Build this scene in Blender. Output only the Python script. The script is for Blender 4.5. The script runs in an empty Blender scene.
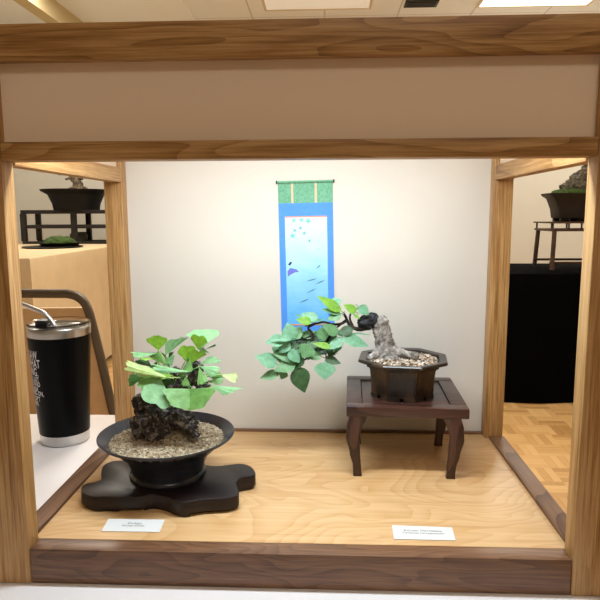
import bpy, bmesh, math, random
from mathutils import Vector, Matrix, noise as mnoise
random.seed(7)
SC = bpy.context.scene
COL = SC.collection
PI = math.pi

# ---------------------------------------------------------------- camera, world, exposure
FPX, PITCH, YAW, ROLL = 605.83, .1403, .0442, -.0041
CAM = Vector((.0270, -.4966, .3304))
FW = Vector((-math.sin(YAW)*math.cos(PITCH), math.cos(YAW)*math.cos(PITCH), -math.sin(PITCH)))
R0 = Vector((math.cos(YAW), math.sin(YAW), 0)); U0 = R0.cross(FW)
RT = R0*math.cos(ROLL) + U0*math.sin(ROLL); UP = -R0*math.sin(ROLL) + U0*math.cos(ROLL)
cd = bpy.data.cameras.new('camera'); cam = bpy.data.objects.new('camera', cd); COL.objects.link(cam)
cd.sensor_width = 36; cd.lens = FPX/600*36; cd.clip_start = .02; cd.clip_end = 60
M = Matrix((RT, UP, -FW)).transposed().to_4x4(); M.translation = CAM
cam.matrix_world = M
SC.camera = cam
vs = SC.view_settings
vs.view_transform = 'Standard'; vs.look = 'None'; vs.gamma = 1; vs.use_curve_mapping = False
vs.exposure = 0.0
w = bpy.data.worlds.new('world'); SC.world = w; w.use_nodes = True
w.node_tree.nodes['Background'].inputs[0].default_value = (1, .93, .82, 1)
w.node_tree.nodes['Background'].inputs[1].default_value = .1

LED_W, TROFFER_W = 2.65, 50.0
def area(name, loc, sx, sy, watts, col, rot=(0, 0, 0), parent=None, spread=PI):
    l = bpy.data.lights.new(name, 'AREA'); l.shape = 'RECTANGLE'; l.size = sx; l.size_y = sy
    l.energy = watts; l.color = col; l.spread = spread
    o = bpy.data.objects.new(name, l); COL.objects.link(o); o.location = loc; o.rotation_euler = rot
    return o
WARM = (1, .95, .86); COOL = (.77, .90, 1)
# one troffer in view, the rest unseen and added to light the room (their housings are built with the ceiling)
TROFFERS = [(1.66, 4.40), (-2.0, 3.6), (-.06, 2.2), (3.3, 2.2), (3.3, 4.4), (.6, -1.8)]
TROFFER_K = [.55, 1.1, 1.15, .6, .55, .2]
CEIL = 1.98
for i, (x, y) in enumerate(TROFFERS):
    area('troffer_lamp', (x, y, CEIL-.03), .8, .56, TROFFER_W*TROFFER_K[i], WARM)

# ---------------------------------------------------------------- helpers
def ray(px, py): return FW + RT*((px-300)/FPX) + UP*((300-py)/FPX)
def at_y(px, py, Y): d = ray(px, py); return CAM + d*((Y-CAM.y)/d.y)
def at_z(px, py, Z): d = ray(px, py); return CAM + d*((Z-CAM.z)/d.z)

class NT:
    def __init__(s, name):
        s.m = bpy.data.materials.new(name); s.m.use_nodes = True
        s.t = s.m.node_tree; s.t.nodes.clear()
        s.out = s.n('ShaderNodeOutputMaterial'); s.p = s.n('ShaderNodeBsdfPrincipled')
        s.l(s.p.outputs[0], s.out.inputs[0])
    def n(s, typ, **kw):
        o = s.t.nodes.new(typ)
        for k, v in kw.items(): setattr(o, k, v)
        return o
    def l(s, a, b): s.t.links.new(a, b)
    def val(s, sock, v):
        if hasattr(v, 'is_linked'): s.l(v, sock)
        else: sock.default_value = v
    def math(s, op, a, b=0.0):
        o = s.n('ShaderNodeMath', operation=op); s.val(o.inputs[0], a); s.val(o.inputs[1], b); return o.outputs[0]
    def coords(s, scale=(1, 1, 1), kind='Object', rot=(0, 0, 0)):
        c = s.n('ShaderNodeTexCoord'); mp = s.n('ShaderNodeMapping'); s.l(c.outputs[kind], mp.inputs[0])
        mp.inputs['Scale'].default_value = scale; mp.inputs['Rotation'].default_value = rot
        return mp.outputs[0]
    def noise(s, vec, scale=5, detail=4, rough=.55, dist=0):
        o = s.n('ShaderNodeTexNoise'); s.l(vec, o.inputs['Vector'])
        o.inputs['Scale'].default_value = scale; o.inputs['Detail'].default_value = detail
        o.inputs['Roughness'].default_value = rough; o.inputs['Distortion'].default_value = dist
        return o.outputs['Fac']
    def ramp(s, fac, stops, interp='LINEAR'):
        o = s.n('ShaderNodeValToRGB'); s.l(fac, o.inputs[0]); e = o.color_ramp.elements; o.color_ramp.interpolation = interp
        while len(e) < len(stops): e.new(.5)
        for k, (p, c) in zip(e, stops): k.position = p; k.color = (*c, 1)
        return o.outputs[0]
    def bump(s, h, strength=.3, dist=.001):
        o = s.n('ShaderNodeBump'); s.l(h, o.inputs['Height']); o.inputs['Strength'].default_value = strength
        o.inputs['Distance'].default_value = dist; s.l(o.outputs[0], s.p.inputs['Normal'])
    def set(s, color=None, rough=None, metal=None, spec=None, coat=None, sheen=None):
        if color is not None: s.val(s.p.inputs['Base Color'], color if hasattr(color, 'is_linked') else (*color, 1))
        if rough is not None: s.val(s.p.inputs['Roughness'], rough)
        if metal is not None: s.p.inputs['Metallic'].default_value = metal
        if spec is not None: s.p.inputs['Specular IOR Level'].default_value = spec
        if coat is not None: s.p.inputs['Coat Weight'].default_value = coat; s.p.inputs['Coat Roughness'].default_value = .12
        return s.m
def srgb(r, g, b):
    f = lambda c: (c/255/12.92 if c/255 <= .04045 else ((c/255+.055)/1.055)**2.4)
    return (f(r), f(g), f(b))
def mix(a, b, t): return tuple(x*(1-t)+y*t for x, y in zip(a, b))

def plain(name, c, rough=.6, metal=0, spec=.5, vary=.06, scale=30, coat=None, bump=0):
    t = NT(name); v = t.noise(t.coords(), scale, 4)
    col = t.ramp(v, [(.3, tuple(x*(1-vary) for x in c)), (.7, tuple(min(1, x*(1+vary)) for x in c))])
    if bump: t.bump(v, bump)
    return t.set(col, rough, metal, spec, coat)

def wood(name, dark, mid, light, axis=0, figure=9, stretch=.12, scale=28, rough=.45, coat=None, pores=.5, contrast=1):
    """sawn timber: long wavering growth lines along the axis plus fine pores"""
    t = NT(name)
    sc = [1, 1, 1]; sc[axis] = stretch
    v = t.coords(tuple(sc))
    base = t.noise(v, scale*.30, 2.5, .5, .5)
    rings = t.math('FRACT', t.math('MULTIPLY', base, figure*2.2))
    saw = t.math('POWER', rings, 2.2)                       # soft early wood running into a dark late-wood line
    sc2 = [1, 1, 1]; sc2[axis] = .03
    fine = t.noise(t.coords(tuple(sc2)), scale*16, 5, .75)
    mid_ = t.noise(t.coords(tuple(sc2)), scale*4, 3, .6)
    broad = t.noise(v, scale*.2, 2)
    f = t.math('SUBTRACT', .72, t.math('MULTIPLY', saw, .40*contrast))
    f = t.math('ADD', f, t.math('MULTIPLY', t.math('SUBTRACT', fine, .5), pores*1.5))
    f = t.math('ADD', f, t.math('MULTIPLY', t.math('SUBTRACT', mid_, .5), pores*.9))
    f = t.math('ADD', f, t.math('MULTIPLY', t.math('SUBTRACT', broad, .5), .6))
    col = t.ramp(f, [(.12, dark), (.5, mid), (.88, light)])
    t.bump(fine, .12, .0006)
    return t.set(col, rough, coat=coat)

def new_obj(name, bm, mat=None, parent=None, smooth=True, angle=35):
    me = bpy.data.meshes.new(name)
    if parent is not None:
        off = world_loc(parent)
        for v in bm.verts: v.co -= off
    bmesh.ops.recalc_face_normals(bm, faces=bm.faces)
    bm.to_mesh(me); bm.free()
    if smooth:
        for p in me.polygons: p.use_smooth = True
        try: me.set_sharp_from_angle(angle=math.radians(angle))
        except Exception: pass
    o = bpy.data.objects.new(name, me); COL.objects.link(o)
    if mat:
        for m_ in (mat if isinstance(mat, (list, tuple)) else [mat]): me.materials.append(m_)
    if parent is not None: o.parent = parent
    return o
def world_loc(o):
    v = Vector(o.location); p = o.parent
    while p is not None: v += Vector(p.location); p = p.parent
    return v
def thing(name, label, cat, loc, group=None):
    o = bpy.data.objects.new(name, None); COL.objects.link(o); o.location = loc; o.empty_display_size = .02
    o['label'] = label; o['category'] = cat
    if group: o['group'] = group
    return o
def tag(o, label, cat, group=None):
    o['label'] = label; o['category'] = cat
    if group: o['group'] = group
    return o
def struct(name, bm, mat):
    o = new_obj(name, bm, mat); o['kind'] = 'structure'; return o

def BM(): return bmesh.new()
def box(bm, x0, x1, y0, y1, z0, z1, bevel=0, seg=2):
    r = bmesh.ops.create_cube(bm, size=1)
    for v in r['verts']:
        v.co = Vector(((x0+x1)/2+v.co.x*(x1-x0), (y0+y1)/2+v.co.y*(y1-y0), (z0+z1)/2+v.co.z*(z1-z0)))
    if bevel:
        es = list({e for v in r['verts'] for e in v.link_edges})
        bmesh.ops.bevel(bm, geom=es, offset=bevel, segments=seg, affect='EDGES', profile=.6)
    return bm
def lathe(bm, c, prof, n=48, closed=False):
    """prof: list of (r, z); c: centre"""
    rings = []
    for r, z in prof:
        if r < 1e-6: rings.append([bm.verts.new((c[0], c[1], c[2]+z))])
        else: rings.append([bm.verts.new((c[0]+r*math.cos(2*PI*k/n), c[1]+r*math.sin(2*PI*k/n), c[2]+z)) for k in range(n)])
    prs = list(zip(rings, rings[1:])) + ([(rings[-1], rings[0])] if closed else [])
    for a, b in prs:
        for k in range(n):
            q = [a[k % len(a)], a[(k+1) % len(a)] if len(a) > 1 else None, b[(k+1) % len(b)] if len(b) > 1 else None, b[k % len(b)]]
            q = [x for x in q if x is not None]
            if len(set(q)) >= 3:
                try: bm.faces.new(q)
                except ValueError: pass
    return bm
def tube(bm, pts, rad, n=10, cap=True, wob=0, flat=None):
    pts = [Vector(p) for p in pts]
    if not isinstance(rad, (list, tuple)): rad = [rad]*len(pts)
    rings = []; prev = None
    for i, p in enumerate(pts):
        d = (pts[min(i+1, len(pts)-1)] - pts[max(i-1, 0)]).normalized()
        if prev is None:
            a = d.orthogonal().normalized()
        else:
            a = (prev - d*prev.dot(d)).normalized()
        prev = a; b = d.cross(a)
        ring = []
        for k in range(n):
            t = 2*PI*k/n; rr = rad[i]
            if wob: rr *= 1 + wob*mnoise.noise(Vector((math.cos(t)*1.3+i*.9, math.sin(t)*1.3, i*.37+p.x*90)))
            ring.append(bm.verts.new(p + a*math.cos(t)*rr + b*math.sin(t)*rr))
        rings.append(ring)
    for a, b in zip(rings, rings[1:]):
        for k in range(n): bm.faces.new((a[k], a[(k+1) % n], b[(k+1) % n], b[k]))
    if cap:
        bm.faces.new(list(reversed(rings[0]))); bm.faces.new(rings[-1])
    return bm
def smooth_path(pts, sub=5, rad=None):
    pts = [Vector(p) for p in pts]; out = []; ro = []
    for i in range(len(pts)-1):
        p0, p1, p2, p3 = pts[max(i-1, 0)], pts[i], pts[i+1], pts[min(i+2, len(pts)-1)]
        for k in range(sub):
            t = k/sub
            out.append(.5*((2*p1)+(p2-p0)*t+(2*p0-5*p1+4*p2-p3)*t*t+(3*p1-p0-3*p2+p3)*t**3))
            if rad: ro.append(rad[i]*(1-t)+rad[i+1]*t)
    out.append(pts[-1])
    if rad: ro.append(rad[-1]); return out, ro
    return out
def prism(bm, outline, z0, z1, inset=0, lift=0):
    """vertical prism over an xy outline; rounded upper edge by an inset ring"""
    n = len(outline); c = sum((Vector((p[0], p[1], 0)) for p in outline), Vector())/n
    def ring(z, ins):
        rr = []
        for i, p in enumerate(outline):
            a = Vector((*outline[i-1][:2], 0)); b = Vector((*outline[(i+1) % n][:2], 0)); q = Vector((p[0], p[1], 0))
            t = (b-a).normalized(); nn = Vector((t.y, -t.x, 0))
            if nn.dot(q-c) < 0 and False: nn = -nn
            rr.append(bm.verts.new((q.x-nn.x*ins, q.y-nn.y*ins, z)))
        return rr
    rings = [ring(z0, inset*.6), ring(z0+inset*.6, 0), ring(z1-inset, 0), ring(z1-inset*.3, inset*.3), ring(z1, inset)] if inset else [ring(z0, 0), ring(z1, 0)]
    for a, b in zip(rings, rings[1:]):
        for k in range(n): bm.faces.new((a[k], a[(k+1) % n], b[(k+1) % n], b[k]))
    bm.faces.new(list(reversed(rings[0]))); bm.faces.new(rings[-1])
    return bm
def area2(o): return sum(o[i-1][0]*o[i][1]-o[i][0]*o[i-1][1] for i in range(len(o)))
def blob(bm, c, r, amp=.3, freq=1.5, seed=0, sub=4, squash=(1, 1, 1)):
    res = bmesh.ops.create_icosphere(bm, subdivisions=sub, radius=1)
    for v in res['verts']:
        d = v.co.normalized()
        n = mnoise.fractal(d*freq+Vector((seed*7.1, seed*3.3, seed)), .9, 2.1, 5)
        k = r*(1+amp*n)
        v.co = Vector(c)+Vector((d.x*k*squash[0], d.y*k*squash[1], d.z*k*squash[2]))
    return bm

# ---------------------------------------------------------------- materials
OAK = (srgb(104, 66, 28), srgb(158, 113, 60), srgb(196, 154, 100))
oak_x = wood('oak_x', *OAK, axis=0, figure=13, scale=30, stretch=.17, contrast=.75, pores=.8)
oak_y = wood('oak_y', *OAK, axis=1, figure=7, scale=30, contrast=.7, pores=.8)
oak_z = wood('oak_z', *OAK, axis=2, figure=6, scale=34, stretch=.07, contrast=.38, pores=.9)
WAL = (srgb(60, 38, 25), srgb(100, 68, 48), srgb(136, 98, 70))
walnut_x = wood('walnut_x', *WAL, axis=0, figure=13, scale=34, stretch=.2, contrast=.6, pores=.7, rough=.36)
walnut_y = wood('walnut_y', *WAL, axis=1, figure=9, scale=24)
maple = wood('maple_board', srgb(178, 128, 78), srgb(208, 162, 108), srgb(224, 186, 136), axis=0, figure=14, stretch=.45, scale=22, rough=.34, pores=.55, contrast=.6)
panel_mat = plain('cream_panel', srgb(238, 214, 188), .75, vary=.015, scale=8)
backing_mat = plain('backing_panel', srgb(216, 209, 198), .6, vary=.012, scale=6)
white_cloth = plain('white_cloth', srgb(232, 226, 224), .9, vary=.02, scale=14, bump=.05)
tan_cloth = plain('tan_cloth', srgb(200, 176, 138), .95, vary=.05, scale=9, bump=.1)
black_cloth = plain('black_cloth', srgb(5, 5, 6), 1, vary=.2, scale=9, spec=.04)
steel = plain('brushed_steel', srgb(196, 196, 196), .28, metal=1, vary=.05, scale=60)
black_coat = plain('black_powder_coat', srgb(5, 6, 7), .35, vary=.1, spec=.10)
white_ink = plain('white_ink', srgb(228, 228, 230), .6, vary=.02)
black_plastic = plain('black_plastic', srgb(16, 16, 17), .35, vary=.1)
wall_mat = plain('wall_paint', srgb(196, 190, 176), .9, vary=.02, scale=3)
ceil_plain = plain('ceiling_paint', srgb(246, 248, 250), .9, vary=.01, scale=3)
beam_mat = plain('ceiling_beam_paint', srgb(206, 188, 146), .85, vary=.02, scale=3)

def glass_mat():
    t = NT('clear_lid'); t.set((.95, .96, .97), .06)
    t.p.inputs['Transmission Weight'].default_value = 1; t.p.inputs['IOR'].default_value = 1.3
    return t.m
clear = glass_mat()
def emis(name, c, s):
    t = NT(name); t.set(c, .6); t.p.inputs['Emission Color'].default_value = (*c, 1); t.p.inputs['Emission Strength'].default_value = s
    return t.m

def parquet():
    t = NT('parquet'); T = .135
    v = t.coords((1/T, 1/T, 1/T), rot=(0, 0, .02))
    s = t.n('ShaderNodeSeparateXYZ'); t.l(v, s.inputs[0]); X, Y = s.outputs[0], s.outputs[1]
    fx, fy = t.math('FLOOR', X), t.math('FLOOR', Y)
    par = t.math('MODULO', t.math('ABSOLUTE', t.math('ADD', fx, fy)), 2.0)
    ux, uy = t.math('FRACT', X), t.math('FRACT', Y)
    mixn = t.n('ShaderNodeMix', data_type='FLOAT'); t.l(par, mixn.inputs[0]); t.l(ux, mixn.inputs[2]); t.l(uy, mixn.inputs[3])
    strip = t.math('MULTIPLY', mixn.outputs[0], 4.0)
    sid = t.math('FLOOR', strip); sfr = t.math('FRACT', strip)
    cmb = t.n('ShaderNodeCombineXYZ'); t.l(fx, cmb.inputs[0]); t.l(fy, cmb.inputs[1]); t.l(sid, cmb.inputs[2])
    wn = t.n('ShaderNodeTexWhiteNoise', noise_dimensions='3D'); t.l(cmb.outputs[0], wn.inputs['Vector'])
    gap = t.math('LESS_THAN', t.math('SUBTRACT', .5, t.math('ABSOLUTE', t.math('SUBTRACT', sfr, .5))), .035)
    f = t.math('ADD', t.math('MULTIPLY', wn.outputs[0], .8), t.math('MULTIPLY', t.noise(t.coords(), 60, 3), .25))
    f = t.math('SUBTRACT', f, t.math('MULTIPLY', gap, .4))
    col = t.ramp(f, [(0, srgb(150, 108, 62)), (.3, srgb(192, 150, 94)), (.95, srgb(210, 170, 114))])
    return t.set(col, .35)

def ceiling_tiles():
    t = NT('ceiling_tiles'); v = t.coords((1/.61, 1/1.22, 1))
    s = t.n('ShaderNodeSeparateXYZ'); t.l(v, s.inputs[0])
    g = None
    for a, wdt in ((s.outputs[0], .02), (s.outputs[1], .01)):
        f = t.math('FRACT', a); e = t.math('LESS_THAN', f, wdt)
        g = e if g is None else t.math('MAXIMUM', g, e)
    n = t.noise(t.coords(), 90, 3)
    col = t.ramp(t.math('ADD', t.math('MULTIPLY', n, .2), t.math('MULTIPLY', g, .7)), [(0, srgb(244, 246, 250)), (.25, srgb(240, 242, 246)), (.8, srgb(206, 204, 200))])
    return t.set(col, .9)

# ---------------------------------------------------------------- the room
FLOOR = -.745
X0, X1, Y0, Y1 = -3.4, 4.2, -3.0, 5.15
struct('floor', box(BM(), X0-.1, X1+.1, Y0-.1, Y1+.1, FLOOR-.1, FLOOR), parquet())
struct('ceiling', box(BM(), X0-.1, X1+.1, Y0-.1, Y1+.1, CEIL, CEIL+.1), ceiling_tiles())
struct('wall_back', box(BM(), X0-.1, X1+.1, Y1, Y1+.1, FLOOR, CEIL), wall_mat)
struct('wall_left', box(BM(), X0-.1, X0, Y0, Y1, FLOOR, CEIL), wall_mat)
struct('wall_right', box(BM(), X1, X1+.1, Y0, Y1, FLOOR, CEIL), wall_mat)
struct('wall_front', box(BM(), X0-.1, X1+.1, Y0-.1, Y0, FLOOR, CEIL), wall_mat)
struct('trim_1', box(BM(), X0, -1.09, Y0, Y1, CEIL-.012, CEIL+.02), ceil_plain)       # painted soffit along the left side
struct('trim_2', box(BM(), -2.165, -2.06, Y0, Y1, CEIL-.16, CEIL), beam_mat)            # drop beam

lamp_white = emis('troffer_diffuser', (1, .93, .8), 3.2)
lamp_off = emis('faint_glow_diffuser', (.9, .86, .77), .26)  # faint emission added to lift the panel above the ceiling tiles
white_metal = plain('white_metal', srgb(220, 208, 186), .5, vary=.01)
def troffer(x, y, sx, sy, lit, label, group=None):
    t = thing('ceiling_light', label, 'ceiling light', (x, y, CEIL-.015), group)
    fr = BM(); b = .02
    for (a0, a1, b0, b1) in ((x-sx/2, x+sx/2, y-sy/2, y-sy/2+b), (x-sx/2, x+sx/2, y+sy/2-b, y+sy/2), (x-sx/2, x-sx/2+b, y-sy/2+b, y+sy/2-b), (x+sx/2-b, x+sx/2, y-sy/2+b, y+sy/2-b)):
        box(fr, a0, a1, b0, b1, CEIL-.015, CEIL-.0005)
    new_obj('frame', fr, white_metal, t)
    new_obj('diffuser', box(BM(), x-sx/2+b, x+sx/2-b, y-sy/2+b, y+sy/2-b, CEIL-.01, CEIL-.0015), lamp_white if lit else lamp_off, t)
troffer(1.66, 4.40, .88, .61, True, 'bright lit rectangular ceiling light above the right end of the wooden beam')
troffer(-.05, 4.38, .86, .61, False, 'white ceiling light panel with an added faint glow above the middle of the wooden beam')
for x, y in TROFFERS[1:]:  # unseen fixtures, added for the light they give
    troffer(x, y, .95, .62, True, 'rectangular ceiling light added out of view to light the room', 'added ceiling lights out of view')
vt = thing('ceiling_vent', 'small dark slotted air vent in the ceiling left of the lit lamp', 'vent', (.77, 4.6, CEIL-.012))
dark_metal = plain('dark_metal', srgb(40, 36, 30), .6, vary=.1)
new_obj('frame', box(BM(), .64, .90, 4.53, 4.68, CEIL-.012, CEIL-.0005, .003), dark_metal, vt)
for k in range(4): new_obj('slat', box(BM(), .66, .88, 4.55+.03*k, 4.567+.03*k, CEIL-.018, CEIL-.0121), dark_metal, vt)

# ---------------------------------------------------------------- tables and cloths
def table(x0, x1, y0, y1, top, label):
    t = thing('table', label, 'table', ((x0+x1)/2, (y0+y1)/2, FLOOR))
    new_obj('tabletop', box(BM(), x0, x1, y0, y1, top-.03, top, .004), plain('table_laminate', srgb(150, 130, 100), .5), t)
    for x in (x0+.08, x1-.08):
        for y in (y0+.08, y1-.08):
            new_obj('leg', tube(BM(), [(x, y, FLOOR), (x, y, top-.03)], .016), dark_metal, t)
    return t
def drape(x0, x1, y0, y1, top, bottom, amp=.012, wl=.16, seed=0, rr=.012, thick=.0015):
    bm = BM(); n_per = 40
    pts = []
    per = [((x0, y0), (x1, y0), (0, -1)), ((x1, y0), (x1, y1), (1, 0)), ((x1, y1), (x0, y1), (0, 1)), ((x0, y1), (x0, y0), (-1, 0))]
    for a, b, nrm in per:
        L = math.hypot(b[0]-a[0], b[1]-a[1]); m = max(8, int(L/.035))
        for k in range(m):
            t = k/m; pts.append((a[0]+(b[0]-a[0])*t, a[1]+(b[1]-a[1])*t, nrm, t*L, min(t, 1-t)*L))
    levels = [0, .25, .5, .75, 1]
    rings = []
    ring = [bm.verts.new((p[0]-p[2][0]*rr, p[1]-p[2][1]*rr, top)) for p in pts]
    rings.append(ring)
    for z, o in ((top-rr*.3, -rr*.3+.002), (top-rr, .002)):
        rings.append([bm.verts.new((p[0]+p[2][0]*o, p[1]+p[2][1]*o, z)) for p in pts])
    for lv in (.15, .35, .6, .85, 1):
        z = top-rr+(bottom-top+rr)*lv
        ring = []
        for p in pts:
            d = .004+amp*lv*(1+math.sin(2*PI*p[3]/wl+seed+1.2*math.sin(p[3]*5+seed)))*min(1, p[4]/.1+.1)
            ring.append(bm.verts.new((p[0]+p[2][0]*d, p[1]+p[2][1]*d, z)))
        rings.append(ring)
    n = len(pts)
    for a, b in zip(rings, rings[1:]):
        for k in range(n): bm.faces.new((a[k], b[k], b[(k+1) % n], a[(k+1) % n]))
    bm.faces.new(rings[0])
    return bm
# display table (top of its cloth is z = 0)
table(-1.45, .272, -.26, .475, -.003, 'table under the white cloth carrying the oak display alcove')
tc = new_obj('tablecloth', drape(-1.452, .274, -.262, .477, -.0003, -.62, .012, .2, 1), white_cloth)
tag(tc, 'white tablecloth under the oak display alcove and the black tumbler', 'tablecloth')
# tan table along the left
LT = .1
table(-2.62, -1.604, 2.76, 4.9, LT-.004, 'table under the tan cloth on the left')
tc = new_obj('tablecloth', drape(-2.622, -1.602, 2.758, 4.902, LT, FLOOR+.03, .012, .5, 2), tan_cloth)
tag(tc, 'tan tablecloth on the left table behind the tumbler and chair', 'tablecloth')
# black table at the right
table(.78, 3.2, 2.92, 3.62, -.003, 'table under the black cloth on the right')
tc = new_obj('tablecloth', drape(.778, 3.202, 2.918, 3.622, 0, FLOOR+.005, .01, .5, 3), black_cloth)
tag(tc, 'black floor length tablecloth seen through the right opening of the alcove', 'tablecloth')

# ---------------------------------------------------------------- display alcove
AL = thing('display_alcove', 'oak framed display alcove with cream panels and a pale maple floor board', 'display alcove', (0, .15, 0))
BZ = .033           # board surface
def part(name, b, mat, bev=.0012): return new_obj(name, box(BM(), *b, bev), mat, AL)
for s in (-1, 1):
    a, b = sorted((s*.2400, s*.276))
    part('front_post', (a, b, 0, .020, 0, .453), oak_z, .002)
    a, b = sorted((s*.2384, s*.2622))
    part('back_post', (a, b, .290, .312, 0, .470), oak_z)
    a, b = sorted((s*.2445, s*.2640))
    part('lower_side_rail', (a, b, .020, .290, .0, .0365), walnut_y)
    a, b = sorted((s*.2386, s*.2540))
    part('upper_side_rail', (a, b, .020, .290, .3725, .391), oak_y)
    a, b = sorted((s*.2440, s*.2470))
    part('side_panel', (a, b, .020, .290, .391, .460), panel_mat, 0)
    a, b = sorted((s*.2400, s*.2600))
    part('top_side_rail', (a, b, .022, .312, .4601, .481), oak_y)
part('front_sill', (-.2400, .2400, .001, .020, .0, .033), walnut_x)
part('floor_board', (-.2445, .2445, .020, .309, .012, BZ), maple, .0005)
part('back_molding', (-.2384, .2384, .304, .3088, BZ, BZ+.0035), walnut_x, .0006)
part('back_panel', (-.2384, .2384, .309, .312, BZ, .460), backing_mat, 0)
part('top_back_rail', (-.2400, .2400, .298, .312, .4601, .481), oak_x)
part('beam', (-.300, .300, -.002, .022, .453, .481), oak_x, .0015)
part('lintel', (-.2400, .2400, .0005, .020, .375, .390), oak_x)
part('lintel_panel', (-.2400, .2400, .008, .012, .390, .453), panel_mat, 0)
# LED bar fixed behind the beam
led = thing('led_light_bar', 'slim white light bar hung under the top rails inside the alcove', 'light', (0, .056, .45))
new_obj('housing', box(BM(), -.2432, .2432, .038, .074, .449, .4598, .002), white_metal, led)
new_obj('diffuser', box(BM(), -.185, .185, .040, .072, .4455, .4489), emis('led_diffuser', (.93, .97, 1), 1.5), led)
area('led_lamp', (0, .056, .444), .36, .03, LED_W, COOL, (math.radians(7), 0, 0))

# ---------------------------------------------------------------- scroll on the back panel
SY = .3083
def sxz(u, v, dy=0):   # local scroll coords: u across (m), v down from the rod (m); hangs a degree out of true
    a = math.radians(1.0)
    return Vector((-.0012+u*math.cos(a)+v*math.sin(a), SY-dy, .3728+u*math.sin(a)-v*math.cos(a)))
SCR = thing('hanging_scroll', 'hanging scroll in blue and green cloth with a pale fish painting', 'scroll', sxz(0, 0))
def srect(u0, u1, v0, v1, dy, th=.0004):
    bm = BM(); vs_ = []
    for d in (dy-th, dy):
        vs_.append([bm.verts.new(sxz(u, v, d)) for u, v in ((u0, v0), (u1, v0), (u1, v1), (u0, v1))])
    bm.faces.new(vs_[1]); bm.faces.new(list(reversed(vs_[0])))
    for k in range(4): bm.faces.new((vs_[0][k], vs_[0][(k+1) % 4], vs_[1][(k+1) % 4], vs_[1][k]))
    return bm
def brocade(name, a, b, sc):
    t = NT(name); n = t.noise(t.coords(), sc, 3, .6, 2.5)
    return t.set(t.ramp(n, [(.42, a), (.55, b)]), .7)
green_cloth = brocade('green_brocade', srgb(96, 160, 126), srgb(116, 178, 144), 160)
blue_cloth = brocade('blue_brocade', srgb(72, 140, 228), srgb(78, 146, 232), 200)
peach = plain('peach_ribbon', srgb(228, 190, 160), .7, vary=.04)
orange = plain('orange_silk', srgb(206, 150, 118), .7, vary=.08)
H = .0358; SL = .215
new_obj('lower_mount', srect(-H, H, .198, SL, .0006), green_cloth, SCR)
new_obj('upper_mount', srect(-H, H, .001, .0275, .0006), green_cloth, SCR)
new_obj('blue_mount', srect(-H, H, .0275, .198, .0006), blue_cloth, SCR)
for u in (-.0172, .0135): new_obj('ribbon', srect(u-.0014, u+.0014, .002, .0275, .0011), peach, SCR)
new_obj('silk_strip', srect(-.0277, .0277, .0445, .0463, .0010), orange, SCR)
new_obj('silk_strip', srect(-.0277, .0277, .1885, .1905, .0010), orange, SCR)
def painting_mat():
    t = NT('painted_paper'); c = t.n('ShaderNodeTexCoord'); s = t.n('ShaderNodeSeparateXYZ'); t.l(c.outputs['Generated'], s.inputs[0])
    n = t.noise(t.coords((1, 1, 2)), 40, 3)
    f = t.math('ADD', s.outputs[2], t.math('MULTIPLY', t.math('SUBTRACT', n, .5), .35))
    return t.set(t.ramp(f, [(.05, srgb(98, 178, 236)), (.45, srgb(150, 208, 240)), (.75, srgb(190, 230, 242)), (1, srgb(206, 238, 240))]), .6)
PT = new_obj('painting', srect(-.0277, .0277, .0463, .1885, .0010), painting_mat(), SCR)
def spoly(pts, dy=.00125):
    bm = BM()
    bm.faces.new([bm.verts.new(sxz(u, v, dy)) for u, v in pts]); return bm
leaf_wash = plain('green_wash', srgb(112, 196, 184), .7, vary=.1); fish_ink = plain('grey_ink', srgb(70, 104, 140), .7, vary=.1)
leaf_ink = plain('teal_ink', srgb(110, 170, 176), .7, vary=.1)
violet = plain('violet_wash', srgb(110, 116, 206), .7, vary=.15); dark_ink = plain('dark_ink', srgb(36, 34, 80), .7)
def star(cu, cv, r, rot):
    return [(cu+(r if k % 2 == 0 else r*.35)*math.cos(rot+PI*k/5), cv+(r if k % 2 == 0 else r*.35)*math.sin(rot+PI*k/5)) for k in range(10)]
for (cu, cv, r, m_) in ((-.016, .050, .004, leaf_wash), (-.006, .0495, .0042, leaf_wash), (.003, .051, .005, leaf_wash), (-.018, .070, .005, leaf_wash),
                        (-.015, .063, .0034, leaf_ink), (-.0075, .060, .0034, leaf_ink), (-.0025, .067, .0036, leaf_ink), (.004, .077, .003, leaf_ink), (.0155, .088, .0016, leaf_wash)):
    new_obj('painted_leaf', spoly(star(cu, cv, r, cu*90)), m_, PT)
new_obj('painted_bird', spoly([(-.026, .117), (-.022, .1125), (-.014, .1145), (-.0105, .118), (-.016, .1185), (-.022, .1215), (-.0255, .1245)]), violet, PT)
new_obj('painted_bird_head', spoly([(-.025, .108), (-.0215, .104), (-.0195, .1055), (-.0225, .1095)]), dark_ink, PT)
def fish(u0, v0, u1, v1, w):
    a = Vector((u0, v0)); b = Vector((u1, v1)); d = b-a; n = Vector((-d.y, d.x)).normalized()*w
    P = [a, a+d*.25+n*.6, a+d*.6+n, b, a+d*.6-n*.8, a+d*.25-n*.4]
    return [(p.x, p.y) for p in P]
for f in ((.0125, .1145, .0185, .1085, .0008), (-.002, .131, .014, .127, .0008), (.010, .1355, .0245, .129, .0008), (-.002, .147, .0125, .1405, .0008), (-.012, .160, .003, .154, .0009)):
    new_obj('painted_fish', spoly(fish(*f)), fish_ink, PT)
new_obj('hanging_rod', tube(BM(), [sxz(-.0365, 0, .002), sxz(.0365, 0, .002)], .0016), green_cloth, SCR)
for s in (-1, 1): new_obj('rod_cap', tube(BM(), [sxz(s*.0365, 0, .002), sxz(s*.0382, 0, .002)], .0021), dark_metal, SCR)
new_obj('roller', tube(BM(), [sxz(-.039, SL, .003), sxz(.039, SL, .003)], .003), dark_metal, SCR)

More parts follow.
